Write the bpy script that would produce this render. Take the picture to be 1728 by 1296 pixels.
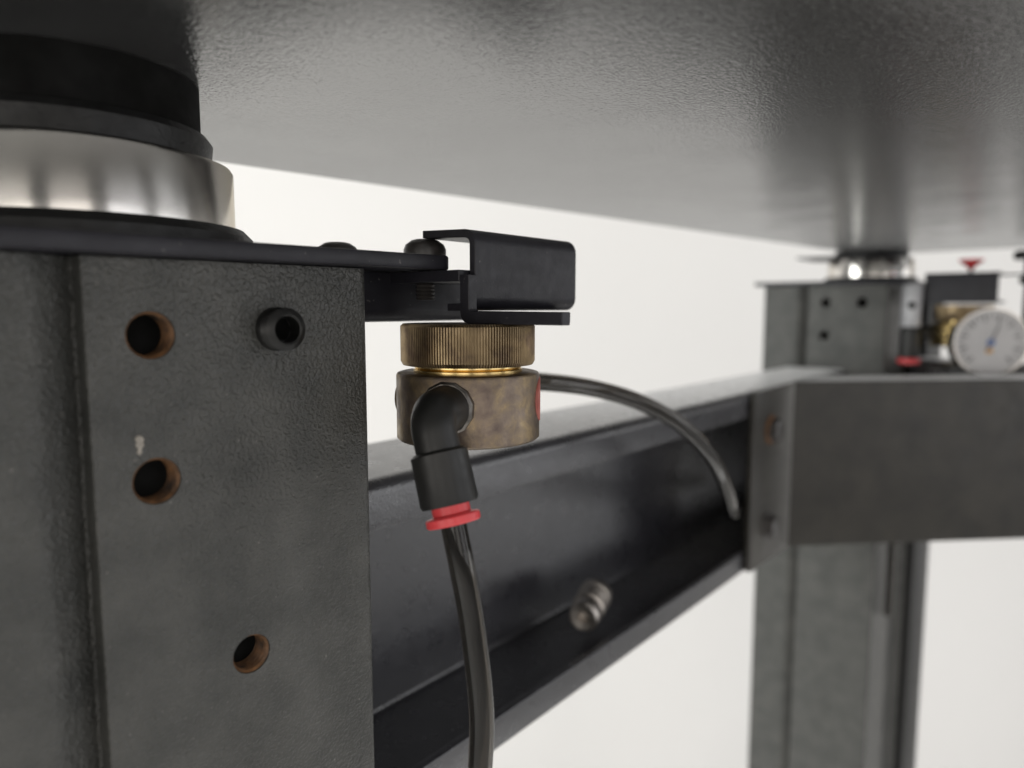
import bpy, bmesh, math, random
from mathutils import Vector, Matrix
random.seed(7)
S = bpy.context.scene
for o in list(bpy.data.objects): bpy.data.objects.remove(o)
COL = S.collection
R = math.radians

# ------------------------------------------------------------------ camera
YAW, PITCH = 39.4, 6.0
cam = bpy.data.cameras.new('camera'); camo = bpy.data.objects.new('camera', cam); COL.objects.link(camo)
camo.location = (0, 0, 0); camo.rotation_euler = (R(90 - PITCH), 0, R(YAW - 90))
cam.sensor_width = 36; cam.lens = 36 * 1218 / 1728
cam.clip_start = .005; cam.clip_end = 60
cam.dof.use_dof = True; cam.dof.focus_distance = .163; cam.dof.aperture_fstop = 9.0; cam.dof.aperture_blades = 0
S.camera = camo
VD = Vector((math.cos(R(YAW)), math.sin(R(YAW)), 0)); VR = Vector((math.sin(R(YAW)), -math.cos(R(YAW)), 0))

# ------------------------------------------------------------------ world and added lights
w = bpy.data.worlds.new('World'); S.world = w; w.use_nodes = True
bg = w.node_tree.nodes['Background']; bg.inputs[0].default_value = (1, .985, .965, 1); bg.inputs[1].default_value = .2
def area(name, loc, aim, sx, sy, power, col):
    l = bpy.data.lights.new(name, 'AREA'); l.shape = 'RECTANGLE'; l.size = sx; l.size_y = sy; l.energy = power; l.color = col
    o = bpy.data.objects.new(name, l); COL.objects.link(o); o.location = loc
    o.rotation_euler = (Vector(aim) - Vector(loc)).to_track_quat('-Z', 'Y').to_euler(); return o
def P(a, r, z): v = VD * a + VR * r; return (v.x, v.y, z)
area('added_wall_fill', P(.35, -.5, 1.25), P(1.25, -.15, -.6), 3.0, .5, 7.5, (1, .995, .985))  # added light, out of view above, put in to whiten the wall
area('added_low_wall_fill', P(.45, .1, -1.0), P(1.35, .1, -.35), 2.4, .3, 4.2, (1, .995, .985))  # added low light, out of view, brightens the wall the tabletop reflects
# added light panels, unseen round the camera, a half circle for fill and reflections
for a, pw, c in ((-82, 22.0, (.98, 1, .97)), (-44, 8.0, (1, .95, .88)), (-8, 6.0, (1, .95, .88)), (30, 4.2, (1, .95, .9)), (68, 4.2, (.97, .97, 1)), (104, 5.0, (.97, .98, 1))):
    area('added_fill_panel', P(-1.7 * math.cos(R(a)), 1.7 * math.sin(R(a)), .25), (0.05, .1, 0), .8, 1.7, pw * 1.2, c)

S.view_settings.view_transform = 'Standard'; S.view_settings.look = 'None'
S.view_settings.exposure = 0; S.view_settings.gamma = 1

# ------------------------------------------------------------------ materials
def newmat(name):
    m = bpy.data.materials.new(name); m.use_nodes = True
    return m, m.node_tree, m.node_tree.nodes['Principled BSDF']
def ramp(nt, src, stops):
    r = nt.nodes.new('ShaderNodeValToRGB'); el = r.color_ramp.elements
    while len(el) < len(stops): el.new(.5)
    for e, (p, c) in zip(el, stops):
        e.position = p; e.color = (*c, 1) if len(c) == 3 else c
    nt.links.new(src, r.inputs[0]); return r
def noise(nt, scale, detail=3, rough=.5, vec=None, dist=0):
    n = nt.nodes.new('ShaderNodeTexNoise'); n.inputs['Scale'].default_value = scale
    n.inputs['Detail'].default_value = detail; n.inputs['Roughness'].default_value = rough; n.inputs['Distortion'].default_value = dist
    if vec: nt.links.new(vec, n.inputs['Vector'])
    return n
def coords(nt):
    return nt.nodes.new('ShaderNodeTexCoord').outputs['Object']
def paint(name, lo, hi, rough=.4, ior=1.5, bscale=900, bstr=.5, bdist=.0002, blot=45, dust=0):
    m, nt, b = newmat(name); v = coords(nt)
    n = noise(nt, blot, 5, .6, v); r = ramp(nt, n.outputs[0], [(.3, lo), (.72, hi)])
    if dust:
        nd = noise(nt, 900, 1, .5, v); rd_ = ramp(nt, nd.outputs[0], [(.735, (0, 0, 0)), (.80, (dust,) * 3)])
        mxc = nt.nodes.new('ShaderNodeMix'); mxc.data_type = 'RGBA'; nt.links.new(rd_.outputs[0], mxc.inputs[0])
        nt.links.new(r.outputs[0], mxc.inputs[6]); mxc.inputs[7].default_value = (.3, .28, .26, 1); nt.links.new(mxc.outputs[2], b.inputs['Base Color'])
    else: nt.links.new(r.outputs[0], b.inputs['Base Color'])
    n2 = noise(nt, blot * 2.3, 4, .6, v); r2 = ramp(nt, n2.outputs[0], [(.3, (rough * .82,) * 3), (.75, (rough * 1.2,) * 3)])
    nt.links.new(r2.outputs[0], b.inputs['Roughness'])
    b.inputs['IOR'].default_value = ior
    if bstr:
        n3 = noise(nt, bscale, 2, .45, v, .6); n4 = noise(nt, bscale * .35, 2, .5, v)
        mx = nt.nodes.new('ShaderNodeMath'); mx.operation = 'MULTIPLY_ADD'; mx.inputs[1].default_value = .3
        nt.links.new(n4.outputs[0], mx.inputs[0]); nt.links.new(n3.outputs[0], mx.inputs[2])
        bp = nt.nodes.new('ShaderNodeBump'); bp.inputs['Strength'].default_value = bstr; bp.inputs['Distance'].default_value = bdist
        nt.links.new(mx.outputs[0], bp.inputs['Height']); nt.links.new(bp.outputs[0], b.inputs['Normal'])
    return m
M = {}
M['leg'] = paint('leg_grey_powder_coat', (.040, .041, .038), (.086, .085, .078), .34, 1.55, 1300, 1.0, .0005, 75, .5)
M['table'] = paint('tabletop_black_powder_coat', (.010, .010, .010), (.018, .018, .018), .18, 3.7, 1300, .6, .00022, 14, .25)
M['black'] = paint('black_powder_coat', (.015, .0145, .019), (.026, .025, .032), .42, 1.45, 1500, .4, .00012, 120, .3)
M['beam'] = paint('beam_black_powder_coat', (.013, .013, .018), (.024, .024, .031), .3, 2.1, 1200, .6, .00022, 60, .35)
M['brace'] = paint('bare_dark_steel', (.018, .0165, .014), (.040, .036, .029), .42, 1.5, 600, .2, .0002, 50, .4)
for k_, w_ in (('table', .16), ('beam', .8), ('brace', .5)):
    b = M[k_].node_tree.nodes['Principled BSDF']; b.inputs['Sheen Weight'].default_value = w_; b.inputs['Sheen Roughness'].default_value = .25
M['bolt'] = paint('blackened_steel', (.03, .028, .027), (.07, .062, .058), .4, 1.8, 1500, .3, .0001, 300)
M['plastic'] = paint('black_plastic', (.006, .006, .006), (.011, .011, .01), .42, 1.5, 2600, .12, .00005, 160)
M['rubber'] = paint('black_rubber', (.006, .006, .006), (.014, .014, .014), .5, 1.5, 700, .6, .0003, 90)
M['rust'] = paint('rusty_thread', (.02, .014, .010), (.26, .125, .05), .55, 1.5, 1500, .6, .0002, 260)
M['dark'] = paint('matte_black_hole_shade', (.002, .002, .002), (.003, .003, .002), .9, 1.4, 900, 0)  # near-black in place of the unlit depth of holes; also on the neck
M['chip'] = paint('bare_primer', (.2, .185, .165), (.5, .46, .4), .7, 1.4, 1800, .4, .0002, 500)
M['red'] = paint('red_plastic', (.72, .06, .068), (.8, .08, .09), .35, 1.48, 1500, .1, .00005, 160)
M['pink'] = paint('dull_red_plug', (.33, .085, .07), (.48, .15, .12), .5, 1.48, 1500, .4, .0001, 300)
M['grey'] = paint('nickel_grey', (.42, .42, .44), (.6, .6, .62), .35, 1.6, 1500, .1, .00005, 160)
M['wall'] = paint('white_wall_paint', (.83, .815, .80), (.87, .855, .84), .8, 1.4, 60, .1, .001, 1.2)
M['floor'] = paint('pale_floor', (.78, .775, .76), (.82, .815, .8), .5, 1.45, 60, .1, .001, 1.2)
M['dial'] = paint('dial_white', (.62, .61, .62), (.72, .71, .72), .4, 1.5, 400, 0)
M['ink'] = paint('dial_black_ink', (.03, .03, .04), (.05, .05, .06), .5, 1.5, 400, 0)
M['blue'] = paint('dial_blue_ink', (.08, .16, .42), (.1, .2, .5), .5, 1.5, 400, 0)
M['orange'] = paint('dial_orange_ink', (.75, .38, .06), (.8, .42, .08), .5, 1.5, 400, 0)

def metal(name, stops, rough, blot, bstr=.15, bscale=1500, aniso=None):
    m, nt, b = newmat(name); v = coords(nt)
    n = noise(nt, blot, 5, .62, v, .4); r = ramp(nt, n.outputs[0], stops)
    nt.links.new(r.outputs[0], b.inputs['Base Color']); b.inputs['Metallic'].default_value = 1
    n2 = noise(nt, blot * 1.7, 4, .6, v); r2 = ramp(nt, n2.outputs[0], [(.3, (rough * .75,) * 3), (.75, (rough * 1.3,) * 3)])
    nt.links.new(r2.outputs[0], b.inputs['Roughness'])
    if bstr:
        n3 = noise(nt, bscale, 3, .6, v); bp = nt.nodes.new('ShaderNodeBump'); bp.inputs['Strength'].default_value = bstr; bp.inputs['Distance'].default_value = .0001
        nt.links.new(n3.outputs[0], bp.inputs['Height']); nt.links.new(bp.outputs[0], b.inputs['Normal'])
    return m
M['chrome'] = metal('polished_steel', [(.3, (.72, .69, .65)), (.7, (.80, .78, .75))], .17, 60, 0)
M['chrome'].node_tree.nodes['Principled BSDF'].inputs['Specular Tint'].default_value = (.72, .68, .6, 1)
M['brass_body'] = metal('tarnished_brass_body', [(.3, (.16, .125, .11)), (.45, (.22, .175, .14)), (.56, (.27, .21, .145)), (.66, (.36, .275, .165)), (.78, (.22, .17, .145))], .46, 190, .5)
M['brass_ring'] = metal('tarnished_brass_ring', [(.32, (.14, .1, .075)), (.5, (.27, .205, .125)), (.75, (.38, .295, .18))], .38, 150, .15)
M['brass_clean'] = metal('clean_brass', [(.3, (.7, .5, .2)), (.7, (.82, .62, .3))], .22, 200, 0)
M['nickel'] = metal('dirty_nickel', [(.3, (.08, .075, .07)), (.7, (.26, .24, .22))], .35, 300, .2)
M['stud'] = metal('dull_steel_stud', [(.3, (.4, .37, .34)), (.7, (.62, .58, .54))], .42, 300, .2)

m, nt, b = newmat('smoky_tube'); b.inputs['Base Color'].default_value = (.17, .155, .138, 1); b.inputs['Roughness'].default_value = .025
b.inputs['IOR'].default_value = 1.47; b.inputs['Transmission Weight'].default_value = .98
v = coords(nt); n3 = noise(nt, 300, 2, .5, v); bp = nt.nodes.new('ShaderNodeBump'); bp.inputs['Strength'].default_value = .08; bp.inputs['Distance'].default_value = .0001
nt.links.new(n3.outputs[0], bp.inputs['Height']); nt.links.new(bp.outputs[0], b.inputs['Normal']); M['tube'] = m
m, nt, b = newmat('gauge_glass'); b.inputs['Base Color'].default_value = (1, 1, 1, 1); b.inputs['Roughness'].default_value = .03
b.inputs['IOR'].default_value = 1.3; b.inputs['Transmission Weight'].default_value = 1; M['glass'] = m

# ------------------------------------------------------------------ helpers
def link(name, me, mat, parent=None, ang=35):
    o = bpy.data.objects.new(name, me); COL.objects.link(o)
    if mat: me.materials.append(M[mat] if isinstance(mat, str) else mat)
    for p in me.polygons: p.use_smooth = True
    me.set_sharp_from_angle(angle=R(ang))
    if parent: o.parent = parent
    return o
def from_bm(name, bm, mat, parent=None, ang=35, normals=True):
    if normals: bmesh.ops.recalc_face_normals(bm, faces=bm.faces)
    me = bpy.data.meshes.new(name); bm.to_mesh(me); bm.free(); return link(name, me, mat, parent, ang)
def tag(o, label=None, cat=None, group=None, kind=None):
    for k, v in (('label', label), ('category', cat), ('group', group), ('kind', kind)):
        if v: o[k] = v
    return o
def thing(name, label, cat, loc=(0, 0, 0), rz=0, group=None):
    o = bpy.data.objects.new(name, None); COL.objects.link(o); o.empty_display_size = .01
    o.location = loc; o.rotation_euler = (0, 0, rz); return tag(o, label, cat, group)
def bevel(bm, w, seg=2, ang=30):
    es = [e for e in bm.edges if len(e.link_faces) == 2 and e.calc_face_angle(0) > R(ang)]
    bmesh.ops.bevel(bm, geom=es, offset=w, segments=seg, profile=.5, affect='EDGES', clamp_overlap=True)
def box(bm, x0, x1, y0, y1, z0, z1):
    vs = [bm.verts.new((x, y, z)) for x in (x0, x1) for y in (y0, y1) for z in (z0, z1)]
    for f in ((0, 1, 3, 2), (4, 6, 7, 5), (0, 4, 5, 1), (2, 3, 7, 6), (0, 2, 6, 4), (1, 5, 7, 3)): bm.faces.new([vs[i] for i in f])
def box_obj(name, dims, mat, parent=None, bw=.0004, seg=2):
    bm = bmesh.new(); box(bm, *dims)
    if bw: bmesh.ops.recalc_face_normals(bm, faces=bm.faces); bevel(bm, bw, seg)
    return from_bm(name, bm, mat, parent)
def extrude(bm, pts, fn, a, b):
    """pts: 2d outline; fn(p, h) -> 3d point"""
    lo = [bm.verts.new(fn(p, a)) for p in pts]; hi = [bm.verts.new(fn(p, b)) for p in pts]; n = len(pts)
    for i in range(n): bm.faces.new((lo[i], lo[(i + 1) % n], hi[(i + 1) % n], hi[i]))
    bm.faces.new(lo[::-1]); bm.faces.new(hi)
def rounded(pts, radii, seg=6):
    out = []; n = len(pts)
    for i in range(n):
        r = radii[i] if isinstance(radii, (list, tuple)) else radii
        p = Vector(pts[i]); a = Vector(pts[i - 1]); c = Vector(pts[(i + 1) % n])
        if r <= 0: out.append(tuple(p)); continue
        d1 = (a - p).normalized(); d2 = (c - p).normalized(); ang = d1.angle(d2)
        t = min(r / math.tan(ang / 2), (a - p).length * .49, (c - p).length * .49); rr = t * math.tan(ang / 2)
        bis = (d1 + d2).normalized(); cen = p + bis * (rr / math.sin(ang / 2))
        s = p + d1 * t - cen; e = p + d2 * t - cen; tot = s.angle(e); sg = 1 if s.cross(e) > 0 else -1
        for k in range(seg + 1):
            q = Matrix.Rotation(sg * tot * k / seg, 2) @ s; out.append(tuple(cen + q))
    return out
def frame(axis):
    z = Vector(axis).normalized(); x = z.orthogonal().normalized()
    if abs(z.z) < .999: x = Vector((0, 0, 1)).cross(z).normalized()
    else: x = Vector((1, 0, 0))
    return x, z.cross(x), z
def lathe(bm, prof, org, axis, n=48, rfun=None, a0=0):
    """prof: list of (r, h); closed by caps when r > 0 at the ends"""
    x, y, z = frame(axis); org = Vector(org); rings = []
    for r, h in prof:
        if r <= 1e-7: rings.append([bm.verts.new(org + z * h)]); continue
        rg = []
        for k in range(n):
            a = a0 + 2 * math.pi * k / n; rr = r * (rfun(k) if rfun else 1)
            rg.append(bm.verts.new(org + z * h + (x * math.cos(a) + y * math.sin(a)) * rr))
        rings.append(rg)
    for A, B in zip(rings, rings[1:]):
        for k in range(n):
            k2 = (k + 1) % n
            if len(A) == 1 and len(B) == 1: continue
            if len(A) == 1: bm.faces.new((A[0], B[k], B[k2]))
            elif len(B) == 1: bm.faces.new((A[k], A[k2], B[0]))
            else: bm.faces.new((A[k], A[k2], B[k2], B[k]))
    for rg, rev in ((rings[0], True), (rings[-1], False)):
        if len(rg) > 1: bm.faces.new(rg[::-1] if rev else rg)
def lathe_obj(name, prof, org, axis, mat, parent=None, n=48, rfun=None, ang=35, a0=0):
    bm = bmesh.new(); lathe(bm, prof, org, axis, n, rfun, a0); return from_bm(name, bm, mat, parent, ang)
def spline(pts, sub=10):
    pts = [Vector(p) for p in pts]; out = []
    for i in range(len(pts) - 1):
        p0 = pts[i - 1] if i else pts[0] * 2 - pts[1]; p1, p2 = pts[i], pts[i + 1]
        p3 = pts[i + 2] if i + 2 < len(pts) else p2 * 2 - p1
        for k in range(sub):
            t = k / sub
            out.append(.5 * ((2 * p1) + (p2 - p0) * t + (2 * p0 - 5 * p1 + 4 * p2 - p3) * t * t + (3 * p1 - p0 - 3 * p2 + p3) * t ** 3))
    out.append(pts[-1]); return out
def sweep(bm, path, r, n=24, inner=None, cap=True):
    path = [Vector(p) for p in path]; N = len(path)
    tan = [(path[min(i + 1, N - 1)] - path[max(i - 1, 0)]).normalized() for i in range(N)]
    x = tan[0].orthogonal().normalized(); outs = []; ins = []
    for i in range(N):
        x = (x - tan[i] * x.dot(tan[i])).normalized(); y = tan[i].cross(x)
        rr = r(i / (N - 1)) if callable(r) else r
        outs.append([bm.verts.new(path[i] + (x * math.cos(2 * math.pi * k / n) + y * math.sin(2 * math.pi * k / n)) * rr) for k in range(n)])
        if inner: ins.append([bm.verts.new(path[i] + (x * math.cos(2 * math.pi * k / n) + y * math.sin(2 * math.pi * k / n)) * inner) for k in range(n)])
    for i in range(N - 1):
        for k in range(n):
            k2 = (k + 1) % n
            bm.faces.new((outs[i][k], outs[i][k2], outs[i + 1][k2], outs[i + 1][k]))
            if inner: bm.faces.new((ins[i][k2], ins[i][k], ins[i + 1][k], ins[i + 1][k2]))
    if inner:
        for e, rev in ((0, False), (N - 1, True)):
            for k in range(n):
                k2 = (k + 1) % n; q = (outs[e][k2], outs[e][k], ins[e][k], ins[e][k2]); bm.faces.new(q[::-1] if rev else q)
    elif cap:
        bm.faces.new(outs[0][::-1]); bm.faces.new(outs[-1])
def sweep_obj(name, path, r, mat, parent=None, n=24, inner=None):
    bm = bmesh.new(); sweep(bm, path, r, n, inner); return from_bm(name, bm, mat, parent, normals=not inner)
def thread_profile(r, h0, h1, pitch, depth):
    out = []; h = h0
    while h < h1 - pitch * .5:
        out += [(r, h), (r - depth, h + pitch * .5)]; h += pitch
    out.append((r, h1)); return out
def boolean_cut(o, cutters):
    for c in cutters:
        md = o.modifiers.new('cut', 'BOOLEAN'); md.operation = 'DIFFERENCE'; md.solver = 'EXACT'; md.object = c
    bpy.context.view_layer.update()
    dg = bpy.context.evaluated_depsgraph_get(); me = bpy.data.meshes.new_from_object(o.evaluated_get(dg))
    o.modifiers.clear(); old = o.data; o.data = me; bpy.data.meshes.remove(old)
    for c in cutters:
        d = c.data; bpy.data.objects.remove(c); bpy.data.meshes.remove(d)
    for p in me.polygons: p.use_smooth = True
    me.set_sharp_from_angle(angle=R(30))

# ------------------------------------------------------------------ setting
bm = bmesh.new(); Wd = 1.35
c = [VD * Wd + VR * r + Vector((0, 0, z)) for r, z in ((-4, -1.05), (4, -1.05), (4, 2.2), (-4, 2.2))]
bm.faces.new([bm.verts.new(p) for p in c]); tag(from_bm('wall', bm, 'wall', normals=False), kind='structure')
bm = bmesh.new(); c = [VD * a + VR * r + Vector((0, 0, -1.05)) for a, r in ((-3, -4), (-3, 4), (Wd, 4), (Wd, -4))]
bm.faces.new([bm.verts.new(p) for p in c]); tag(from_bm('floor', bm, 'floor', normals=False), kind='structure')
FLOOR = -1.05

# ------------------------------------------------------------------ tabletop
ang = -5.5; ca, sa = math.cos(R(ang)), math.sin(R(ang))
tb = thing('tabletop', 'huge black textured tabletop seen from below, filling the upper picture', 'tabletop', (.70, .1685, .0465), R(ang))
bm = bmesh.new(); box(bm, -1.5, 0, -.235, 0, 0, .06); bmesh.ops.recalc_face_normals(bm, faces=bm.faces); bevel(bm, .0012, 3)
from_bm('underside_panel', bm, 'table', tb)

# ------------------------------------------------------------------ legs
LW, LD = .0906, .15
def leg_section():
    g0, g1 = .0560, .0632
    pts = [(0, 0)]
    rad = [.0022]
    pts += [(-g0, 0), (-g0, .0045), (-g0 - .0006, .0045), (-g1, 0), (-LW, 0)]; rad += [.0003, 0, .0002, .006, .0022]
    pts += [(-LW, LD), (0, LD)]; rad += [.0022, .0022]
    pts += [(0, .118), (-.0045, .1155), (-.0045, .0585), (0, .0555)]; rad += [.002, .0005, .0005, .002]
    return rounded(pts, rad, 5)
def build_leg(label, org, rz, ztop, holes, label_holes):
    t = thing('support_leg', label, 'table leg', (org[0], org[1], 0), rz, 'support legs of the table')
    bm = bmesh.new(); extrude(bm, leg_section(), lambda p, h: (p[0], p[1], h), FLOOR, ztop)
    post = from_bm('post', bm, 'leg', t)
    bpy.context.view_layer.update()
    cut = []
    for s, z, r in holes:
        bm = bmesh.new(); lathe(bm, [(r, -.004), (r, .016)], (s, 0, z), (0, 1, 0), 40); c = from_bm('cutter', bm, None); c.matrix_world = t.matrix_world.copy(); cut.append(c)
    boolean_cut(post, cut)
    for s, z, r in holes:
        bm = bmesh.new()
        x, y, zz = frame((0, 1, 0)); prof = thread_profile(r - .00008, .0003, .0058, .0011, .00042); N = 40; rings = []
        for rr, h in prof: rings.append([bm.verts.new((s + math.cos(2 * math.pi * k / N) * rr, h, z + math.sin(2 * math.pi * k / N) * rr)) for k in range(N)])
        for A, B in zip(rings, rings[1:]):
            for k in range(N): k2 = (k + 1) % N; bm.faces.new((A[k], A[k2], B[k2], B[k]))
        th = from_bm('threaded_hole', bm, 'rust' if label_holes else 'bolt', t)
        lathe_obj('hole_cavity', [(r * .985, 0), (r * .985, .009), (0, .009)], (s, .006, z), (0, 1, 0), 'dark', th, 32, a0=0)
    return t
HZ = .0085
legL = build_leg('near grey support leg at the left with rusty threaded holes', (.1028, .125), R(-4), .0085,
                 [(-.0457, -.0047, .0042), (-.0459, -.0305, .0042), (-.0297, -.0684, .0039)], True)
legR = build_leg('far out of focus support leg at the right, beyond the beam', (.577, .1226), R(-90), .0085 + HZ,
                 [(-.0434, .004, .0038), (-.0178, .004, .0042), (-.0434, -.0207, .0038)], False)
box_obj('dark_edge_strip', (-.0002, .006, .118, .19, FLOOR, .008 + HZ), 'rubber', legR)  # added black strip in place of a deeper recess darkened by shadow
# paint chip above the middle hole of the near leg
bm = bmesh.new(); outl = [(-.0007, .0013), (-.0003, .0019), (.0004, .0017), (.0008, .0011), (.0006, .0006), (.0008, .0001), (.0003, -.0006), (.0004, -.0012), (-.0001, -.0017), (-.0005, -.0011), (-.0002, -.0005), (-.0006, .0001), (-.0004, .0007)]
extrude(bm, outl, lambda p, h: (-.0486 + p[0], h, -.0238 + p[1]), -.00025, .0004); from_bm('paint_chip', bm, 'chip', legL)

def leg_plate(leg, x0, x1, y0, y1, z0, z1, name='top_plate'):
    bm = bmesh.new(); extrude(bm, rounded([(x0, y0), (x1, y0), (x1, y1), (x0, y1)], .003, 5), lambda p, h: (p[0], p[1], h), z0, z1)
    bmesh.ops.recalc_face_normals(bm, faces=bm.faces); bevel(bm, .0005, 2, 40); return from_bm(name, bm, 'black', leg)
leg_plate(legL, -.115, .0206, -.005, LD + .004, .0088, .0121)
leg_plate(legR, -.098, .012, -.004, LD + .004, .0088 + HZ, .0118 + HZ)
# dome-headed bolts on the near leg's plate
def dome_bolt(name, loc, r, h, shaft, parent=None, mat='bolt'):
    prof = [(r * .86, 0), (r, .0003), (r, h * .45), (r * .9, h * .72), (r * .62, h * .95), (r * .45, h), (r * .36, h * .93), (0, h * .86)]
    b = lathe_obj(name, prof, loc, (0, 0, 1), mat, parent, 40)
    if shaft:
        lathe_obj('threaded_shaft', [(0, -shaft)] + thread_profile(r * .46, -shaft, -.0035, .0009, .0003) + [(0, -.0034)], loc, (0, 0, 1), mat, b, 28)
    return b
b1 = dome_bolt('dome_bolt', (.1252, .1305, .0122), .0052, .0045, .0102); tag(b1, 'dark domed bolt on the end of the near leg plate, beside the hooked bracket', 'bolt', 'bolts on the near leg plate')
b2 = dome_bolt('dome_bolt', (.1145, .151, .0122), .0052, .0042, 0); tag(b2, 'dark domed bolt barely showing behind the near leg plate edge', 'bolt', 'bolts on the near leg plate')

# ------------------------------------------------------------------ air isolators (pistons between legs and table)
def isolator(label, c, r, z, neck_top, extra=False):
    t = thing('air_isolator', label, 'isolator', (c[0], c[1], z[0]), 0, 'polished pistons carrying the table'); o = (0, 0, -z[0])
    lathe_obj('base_flange', [(0, z[0]), (r * 1.1, z[0]), (r * 1.115, z[0] + .0006), (r * 1.115, z[1] - .0022), (r * 1.06, z[1] - .0004), (r * .9, z[1])], o, (0, 0, 1), 'rubber', t, 96)
    lathe_obj('polished_piston', [(r * .85, z[1] - .001), (r, z[1] - .0005), (r, z[2] - .001), (r * .985, z[2] - .0002), (r * .9, z[2] + .0003), (0, z[2] + .0003)], o, (0, 0, 1), 'chrome', t, 128)
    lathe_obj('rubber_ring', [(0, z[2] + .0002), (r * .8, z[2] + .0002), (r * .86, z[2] + .001), (r * .875, z[3] - .0015), (r * .84, z[3]), (0, z[3])], o, (0, 0, 1), 'rubber', t, 96)
    if neck_top > z[3] + .001:
        lathe_obj('neck', [(r * .8, z[3] - .0002), (r * .8, neck_top)], o, (0, 0, 1), 'dark', t, 96)
    return t
isolator('near polished steel piston with black rubber ring above the left leg', (.0601, .1673), .0315, (.0123, .0170, .0298, .0362), .0464)
isoR = isolator('far blurred polished piston between the right leg and the tabletop', (.65, .153), .0315, (.0204, .0252, .0395, .0463), .0463)
bm = bmesh.new(); extrude(bm, rounded([(-.03, -.02), (.028, -.02), (.028, .052), (-.03, .052)], .006, 4), lambda p, h: (p[0], p[1], h), .0408 - .0204, .0418 - .0204); from_bm('shim_plate', bm, 'black', isoR)

# ------------------------------------------------------------------ set screw in the near leg
ll = legL.matrix_world.copy(); bpy.context.view_layer.update(); ll = legL.matrix_world.copy()
so = ll @ Vector((-.0222, 0, -.0041)); sd = (ll.to_3x3() @ Vector((0, -1, 0))).normalized()
ss = thing('set_screw', 'dark hollow set screw sticking out of the near leg face', 'screw', so)
prof = [(.0043, -.0002), (.0043, .0008), (.0042, .001)] + thread_profile(.0042, .0012, .0040, .0009, .0003) + [(.0036, .0046), (.0029, .0049), (.0026, .0047), (.0026, .0012), (0, .0012)]
lathe_obj('threaded_barrel', prof, (0, 0, 0), sd, 'plastic', ss, 40)
lathe_obj('socket', [(0, .0018), (.00235, .0018)], (0, 0, 0), sd, 'dark', ss, 6)

# ------------------------------------------------------------------ cross beams (lipped channels)
BT, BB, BY, BW = -.046, -.147, .148, .048
def channel_pts(tw=.003):
    o = [(0, BT), (0, BT - .0135), (tw, BT - .0135), (tw, BT - tw), (BW - tw, BT - tw), (BW - tw, BB + tw), (tw, BB + tw), (tw, BB + .0112), (0, BB + .0112), (0, BB), (BW, BB), (BW, BT)]
    return rounded(o, [.0045, .0004, .0004, .002, .002, .002, .002, .0004, .0004, .0012, .0012, .0045], 6)
bx = thing('cross_beam', 'long black channel beam running from the near leg to the far leg', 'beam', (.1035, BY, BB), 0, 'channel beams')
bm = bmesh.new(); extrude(bm, channel_pts(), lambda p, h: (h, p[0], p[1] - BB), 0, .473); from_bm('channel', bm, 'beam', bx)
by = thing('cross_beam', 'short blurred dark beam leaving the far leg behind the pressure gauge', 'beam', (.632, .1215, BB), 0, 'channel beams')
bm = bmesh.new(); extrude(bm, channel_pts(), lambda p, h: (p[0], -h, p[1] - BB + .006), 0, .5); from_bm('channel', bm, 'beam', by)

# loose hollow stud in the channel
st = thing('threaded_stud', 'hollow ribbed metal stud lying inside the black channel beam', 'stud', (.246, .163, -.1305))
prof = [(.0024, .004), (.0024, .0004), (.0048, 0), (.0058, .0012), (.0058, .007), (.0052, .0078), (.0064, .0086), (.0064, .0118), (.0054, .0126), (.0064, .0134), (.0064, .0166), (.0054, .0174), (.0066, .0182), (.0066, .0225), (.0058, .024), (0, .024)]
lathe_obj('ribbed_barrel', [(r_ * 1.12, h_ * 1.15) for r_, h_ in [*[(0, .004)] + prof]], (0, 0, 0), (.93, .36, .02), 'stud', st, 36)

# ------------------------------------------------------------------ corner brace
br = thing('corner_brace', 'wide dark steel corner brace with bent bolted end flange', 'brace', (.447, .1445, BB))
zt, zb = -.0445 - BB, -.1478 - BB
d45 = Vector((.7071, -.7071, 0)); n45 = Vector((-.7071, -.7071, 0)); L45 = .262
prof = rounded([(0, zb), (0, zt), (-.0028, zt), (-.0028, zb)], [.0004, .0022, .0003, .0004], 6)
bm = bmesh.new(); extrude(bm, prof, lambda p, h: tuple(d45 * h + n45 * p[0] + Vector((0, 0, p[1]))), 0, L45); from_bm('brace_plate', bm, 'brace', br)
bm = bmesh.new(); extrude(bm, [(.0035, .0029), (L45, .0029), (L45, .034), (.0375, .034)], lambda p, h: tuple(d45 * p[0] - n45 * p[1] + Vector((0, 0, h))), zt - .0028, zt - .0003); from_bm('top_flange', bm, 'brace', br)
bm = bmesh.new(); fl = rounded([(-.0645, zb + .001), (.0006, zb), (.0006, zt), (-.0645, zt - .001)], [.004, .0003, .0003, .009], 8)
extrude(bm, fl, lambda p, h: (p[0], h, p[1]), 0, .003); bmesh.ops.recalc_face_normals(bm, faces=bm.faces); bevel(bm, .0008, 2, 50); from_bm('end_flange', bm, 'brace', br)
px = L45 * .7071
bm = bmesh.new(); extrude(bm, [(0, zb), (-.065, zb), (-.065, zt), (0, zt)], lambda p, h: (px + h, -px + p[0], p[1]), -.003, 0); from_bm('end_flange', bm, 'brace', br)
def hex_bolt(name, loc, axis, r, h, label, mat='bolt', patch=False):
    t = thing(name, label, 'bolt', loc, 0, 'bolts in the brace flange')
    hd = lathe_obj('hex_head', [(r * .86, -.0002), (r, .0006), (r, h - .0006), (r * .84, h), (0, h)], (0, 0, 0), axis, mat, t, 6, a0=.35)
    lathe_obj('washer', [(r * 1.25, -.0002), (r * 1.25, .0009), (r, .001)], (0, 0, 0), axis, 'rust' if patch else mat, t, 32)
    return t
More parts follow.
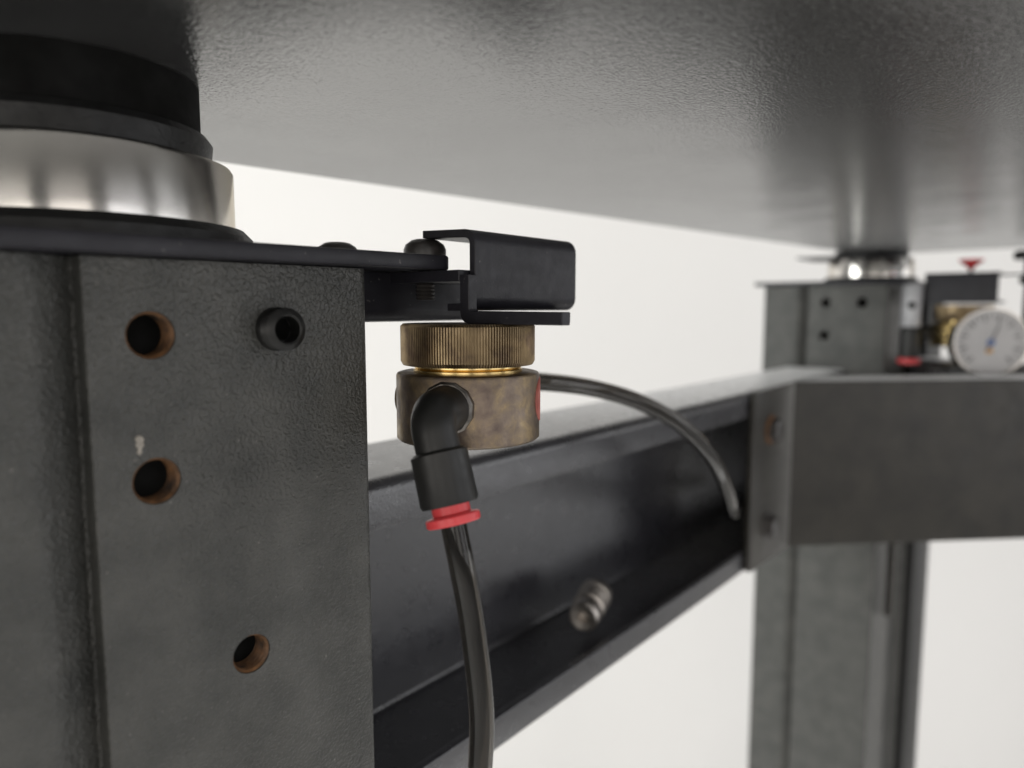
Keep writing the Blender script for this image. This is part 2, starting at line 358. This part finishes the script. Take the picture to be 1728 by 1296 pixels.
hex_bolt('hex_bolt', (.409, .1445, -.0690), (0, -1, 0), .0068, .006, 'upper dark hex bolt with orange rust in the brace flange', patch=True)
hex_bolt('hex_bolt', (.4085, .1445, -.1255), (0, -1, 0), .0068, .006, 'lower dark hex bolt in the brace flange')

# ------------------------------------------------------------------ valve bracket on the near leg
vb = thing('valve_bracket', 'black bent sheet bracket with hooked top above the brass valve', 'bracket', (.122, .111, -.0035))
OX, OY, OZ = -.122, -.111, .0035
def yz(pts, rad, x0, x1, name, mat='black'):
    bm = bmesh.new(); extrude(bm, rounded(pts, rad, 7), lambda p, h: (h + OX, p[0] + OY, p[1] + OZ), x0, x1)
    bmesh.ops.recalc_face_normals(bm, faces=bm.faces); bevel(bm, .00018, 1, 60); return from_bm(name, bm, mat, vb)
yz([(.111, -.0006), (.111, .0178), (.1280, .0184), (.1280, .0166), (.1128, .0160), (.1128, .0012), (.120, .0010), (.120, -.0006)],
   [.0032, .0034, .0002, .0002, .0016, .0014, .0002, .0002], .122, .1622, 'hook_plate')
# end strap and forward lip
yz([(.1132, .0075), (.1104, .0075), (.1104, .002), (.1104, -.0006), (.0848, -.0008), (.0848, -.0035), (.1132, -.0035)], [.0002, .0002, 0, .0006, .0002, .0002, .0026], .1192, .1220, 'end_strap')
bm = bmesh.new(); extrude(bm, [(.1220, .1132), (.1220, .0850), (.1560, .1085), (.1560, .1132)], lambda p, h: (p[0] + OX, p[1] + OY, h + OZ), -.0034, -.0012); from_bm('valve_seat_plate', bm, 'black', vb)
yz([(.113, .0060), (.113, .0086), (.156, .0086), (.156, .0060)], .0002, .1188, .1334, 'clamp_tab')
yz([(.136, .0086), (.136, -.0034), (.165, -.0034), (.165, -.0008), (.1385, -.0008), (.1385, .0086)], [.0002, .0034, .0002, .0002, .001, .0002], .1030, .1480, 'arm')
bm = bmesh.new(); 
# ------------------------------------------------------------------ brass levelling valve
VC = Vector((.1237, .1149, 0))
va = thing('levelling_valve', 'tarnished brass valve with knurled cap under the hooked bracket', 'valve', (VC.x, VC.y, -.0304))
o = (0, 0, .0304); RB = .0167
kn = 150
def kf(k): return 1 if k % 4 in (0, 1) else .975
lathe_obj('knurled_cap', [(0, -.0035), (.0150, -.0035), (.0156, -.0041), (.0156, -.0120), (.0151, -.0129), (0, -.0129)][::-1], o, (0, 0, 1), 'brass_ring', va, kn * 4, kf, 25)
lathe_obj('neck', [(.0127, -.0150), (.0127, -.0140), (.0122, -.0137), (.0127, -.0134), (.0127, -.0126)], o, (0, 0, 1), 'brass_clean', va, 64)
lathe_obj('body', [(0, -.0304), (.0156, -.0304), (.0162, -.0302), (RB, -.0297), (RB, -.0153), (.0164, -.0148), (.0157, -.0146), (.0118, -.0146)], o, (0, 0, 1), 'brass_body', va, 96)
pd = Vector((-.889, -.457, 0)).normalized(); pz = -.0213 + .0304
cd = Vector((-VC.x, -VC.y, 0)).normalized(); cr = Vector((-cd.y, cd.x, 0))
rd = (cd * .10 + cr * .995)        # red plug on the right flank
if rd.dot(VR) < 0: rd = cd * .10 - cr * .995
pl = lathe_obj('red_port_plug', [(.0054, RB - .0016), (.0054, RB - .0002), (.0050, RB + .0002), (.0038, RB + .0002), (.0036, RB - .0002), (.0026, RB - .0002), (.0024, RB + .0001), (0, RB + .0001)], (0, 0, pz + .0003), rd, 'pink', va, 36)
lathe_obj('socket', [(.0014, RB - .0001), (.0014, RB + .0002), (0, RB + .0002)], (0, 0, pz + .0003), rd, 'dark', pl, 6)
ld = -(rd - cd * .1) - cd * .36
lathe_obj('side_port_plug', [(.0045, RB - .0016), (.0045, RB + .0001), (.004, RB + .0004), (0, RB + .0004)], (0, 0, pz), ld, 'brass_ring', va, 36)
# elbow fitting
el = thing('elbow_fitting', 'black plastic elbow fitting with red ring on the brass valve', 'fitting', (VC.x, VC.y, -.0213))
lathe_obj('base_collar', [(.0056, RB - .0022), (.0059, RB - .001), (.0059, RB + .0006), (.0054, RB + .0012), (.0045, RB + .0013)], (0, 0, 0), pd, 'nickel', el, 12, a0=.2)
E0 = pd * .0275; dn = Vector((-.0002, -.0052, -.0168)).normalized()
rb = .0040; path = [pd * (RB + .001), pd * .0205]
A = pd * (.0275 - rb) ; 
for k in range(0, 11):
    t = k / 10; q = (E0 - pd * rb) * (1 - t) ** 2 + E0 * 2 * t * (1 - t) + (E0 + dn * rb) * t * t; path.append(q)
path += [E0 + dn * .0085]
sweep_obj('elbow_body', path, lambda t: .0052 - .0008 * min(1, t * 2.2) if t < .4 else .0045, 'plastic', el, 32)
lathe_obj('collar', [(0, .0070), (.0050, .0070), (.0057, .0076), (.0058, .0172), (.0055, .0178), (.0036, .0178)], E0, dn, 'plastic', el, 48)
lathe_obj('release_ring', [(.0038, .0170), (.0038, .0194), (.0042, .0197), (.0051, .0198), (.0054, .0201), (.0054, .0213), (.0051, .0216), (.0034, .0216), (.0034, .0175)], E0, dn, 'red', el, 48)
base = Vector((VC.x, VC.y, -.0213))
tp = [base + E0 + dn * .012, base + E0 + dn * .0185, (.0993, .0960, -.0439), (.1003, .0951, -.0512), (.1028, .0948, -.0637), (.1047, .0942, -.0817), (.1046, .0945, -.0950), (.1038, .0958, -.113), (.100, .098, -.14), (.094, .101, -.175), (.09, .104, -.22), (.088, .106, -.30)]
h1 = sweep_obj('air_tube', spline(tp, 8),   .0026, 'tube', None, 28, .0017); tag(h1, 'smoky clear air tube hanging from the red ringed elbow fitting', 'air tube', 'smoky air tubes')
hp = [(.134, .125, -.0195), (.1543, .1330, -.0205), (.1835, .1390, -.0234), (.2097, .1361, -.0276), (.2303, .129, -.034), (.251, .1226, -.0445), (.2713, .1193, -.0592), (.2931, .1215, -.0772), (.322, .1301, -.0955), (.358, .144, -.106), (.41, .158, -.113), (.46, .164, -.117)]
h2 = sweep_obj('air_tube', spline(hp, 8), .003, 'tube', None, 28, .0019); tag(h2, 'smoky air tube arching from behind the brass valve into the beam', 'air tube', 'smoky air tubes')

# ------------------------------------------------------------------ far valve, gauge and fittings (out of focus)
V2 = Vector((.617, .0815, -.0276))
v2 = thing('levelling_valve', 'blurred far brass valve behind the pressure gauge', 'valve', V2)
lathe_obj('knurled_cap', [(0, .0182), (.0186, .0182), (.019, .0188), (.019, .0296), (.0186, .030), (0, .030)], (0, 0, 0), (0, 0, 1), 'brass_ring', v2, 200, lambda k: 1 if k % 4 < 2 else .975)
lathe_obj('body', [(0, 0), (.0195, 0), (.020, .0006), (.020, .0162), (.0195, .017), (.015, .0172), (.015, .0182)], (0, 0, 0), (0, 0, 1), 'brass_clean', v2, 64)
bk = thing('valve_bracket', 'black box-like sheet bracket on the far valve, below a red screw', 'bracket', (.596, .1035, .0035))
bm = bmesh.new(); extrude(bm, rounded([(0, 0), (0, .0215), (.03, .0215), (.03, .0195), (.002, .0195), (.002, .002), (.03, .002), (.03, 0)], [.001, .0015, 0, 0, .001, .001, 0, 0], 5), lambda p, h: (p[0], -h, p[1]), 0, .0445); from_bm('hook_plate', bm, 'black', bk)
box_obj('lower_tab', (.004, .02, -.0475, -.0445, 0, .0012), 'black', bk)
box_obj('mounting_arm', (-.002, .03, .0004, .014, .001, .011), 'black', bk)
ts = thing('trip_plate', 'thin dark strip running right from the far bracket', 'plate', (.61, .061, .0228))
box_obj('strip', (0, .012, -.05, .0, 0, .0011), 'black', ts)
rs = thing('red_screw', 'red flared thumb screw standing on the far bracket', 'screw', (.614, .078, .025))
lathe_obj('flared_head', [(.0014, .0028), (.002, .0034), (.0035, .0052), (.0078, .0086), (.0078, .0098), (0, .0098)], (0, 0, 0), (0, 0, 1), 'red', rs, 32)
lathe_obj('stem', [(0, 0), (.0013, 0), (.0013, .0034), (0, .0034)], (0, 0, 0), (0, 0, 1), 'bolt', rs, 20)
kb = thing('stop_knob', 'black round knob cut off by the right picture edge', 'knob', (.632, .0445, -.03))
lathe_obj('knob_disc', [(0, .0640), (.009, .0642), (.0105, .0655), (.0105, .0690), (.009, .0705), (0, .0708)], (0, 0, 0), (0, 0, 1), 'plastic', kb, 40)
lathe_obj('stem', [(0, 0), (.0028, 0), (.0028, .046), (.006, .048), (.006, .052), (.0035, .053), (.0035, .0642), (0, .0642)], (0, 0, 0), (0, 0, 1), 'plastic', kb, 24)
# gauge
gp = Vector((.594, .0605, -.0235)); gn = Vector((-math.cos(R(27)), -math.sin(R(27)), 0)).normalized()
ga = thing('pressure_gauge', 'round pressure gauge with white dial beside the far brass valve', 'gauge', gp)
RG = .0238
gc = lathe_obj('case', [(0, -.016), (.019, -.016), (RG, -.013), (RG, -.001), (RG * .99, 0), (RG * .95, 0), (RG * .95, -.0022), (0, -.0022)], (0, 0, 0), gn, 'chrome', ga, 72)
dl = lathe_obj('dial', [(0, -.0021), (RG * .95, -.0021), (RG * .95, -.0019), (0, -.0019)], (0, 0, 0), gn, 'dial', ga, 64)
gx = Vector((0, 0, 1)).cross(gn).normalized(); gz = Vector((0, 0, 1))
for k in range(28):
    a = R(-135 + 270 * k / 27); major = k % 3 == 0; r0, r1 = (RG * (.62 if major else .7)), RG * .82; wv = .0005 if major else .00025
    dr = gx * math.sin(a) + gz * math.cos(a); dt = gx * math.cos(a) - gz * math.sin(a)
    bm = bmesh.new(); extrude(bm, [(r0, -wv), (r1, -wv), (r1, wv), (r0, wv)], lambda p, h: tuple(dr * p[0] + dt * p[1] + gn * h), -.00195, -.0016)
    from_bm('tick_mark', bm, 'ink', dl)
a = R(20); dr = gx * math.sin(a) + gz * math.cos(a); dt = gx * math.cos(a) - gz * math.sin(a)
bm = bmesh.new(); extrude(bm, [(-.006, -.0007), (.015, -.0002), (.015, .0002), (-.006, .0007)], lambda p, h: tuple(dr * p[0] + dt * p[1] + gn * h), -.0012, -.0008); nd = from_bm('needle', bm, 'ink', ga)
lathe_obj('hub', [(0, -.0019), (.0024, -.0019), (.0024, -.0004), (0, -.0003)], (0, 0, 0), gn, 'blue', nd, 24)
bm = bmesh.new(); extrude(bm, [(-.0026, -.0075), (.0018, -.0075), (.0018, -.0042), (-.0026, -.0042)], lambda p, h: tuple(gx * p[0] + gz * p[1] + gn * h), -.00195, -.0017); from_bm('orange_mark', bm, 'orange', dl)
lathe_obj('glass', [(0, -.0003), (RG * .945, -.0003), (RG * .945, .0001), (0, .0001)], (0, 0, 0), gn, 'glass', ga, 48)
lathe_obj('stem', [(0, 0), (.0045, 0), (.0045, .018), (0, .018)], gn * -.0155, (.35, .8, 0), 'brass_clean', ga, 24)
# far elbow
fe = thing('elbow_fitting', 'blurred far fitting with small red ring beside the far leg', 'fitting', (.592, .1105, -.0135))
lathe_obj('port_block', [(0, 0), (.0062, 0), (.0066, .0008), (.0066, .030), (.006, .031), (0, .031)], (0, 0, 0), (0, 0, 1), 'grey', fe, 40)
lathe_obj('port_hole', [(0, .0058), (.0026, .0058), (.0026, .0068), (0, .0068)], (0, 0, .0155), (-.98, -.2, 0), 'dark', fe, 24)
lathe_obj('link', [(.0055, 0), (.0055, .022), (0, .022)], (.004, -.004, -.004), (.75, -.66, 0), 'plastic', fe, 32)
lathe_obj('collar', [(0, -.0225), (.0062, -.0225), (.0066, -.022), (.0066, -.002), (.005, 0)], (0, 0, 0), (0, 0, 1), 'plastic', fe, 40)
lathe_obj('release_ring', [(.0035, -.0225), (.0075, -.0232), (.0078, -.0255), (.007, -.0266), (.003, -.0266)], (0, 0, 0), (0, 0, 1), 'red', fe, 40)
h3 = sweep_obj('air_tube', spline([(.592, .1105, -.034), (.592, .1105, -.06), (.592, .112, -.10), (.60, .116, -.16), (.61, .118, -.24)], 6), .003, 'tube', None, 20, .0019); tag(h3, 'short stretch of pale air tube below the far red ring', 'air tube', 'smoky air tubes')
bm.free() if bm.is_valid else None
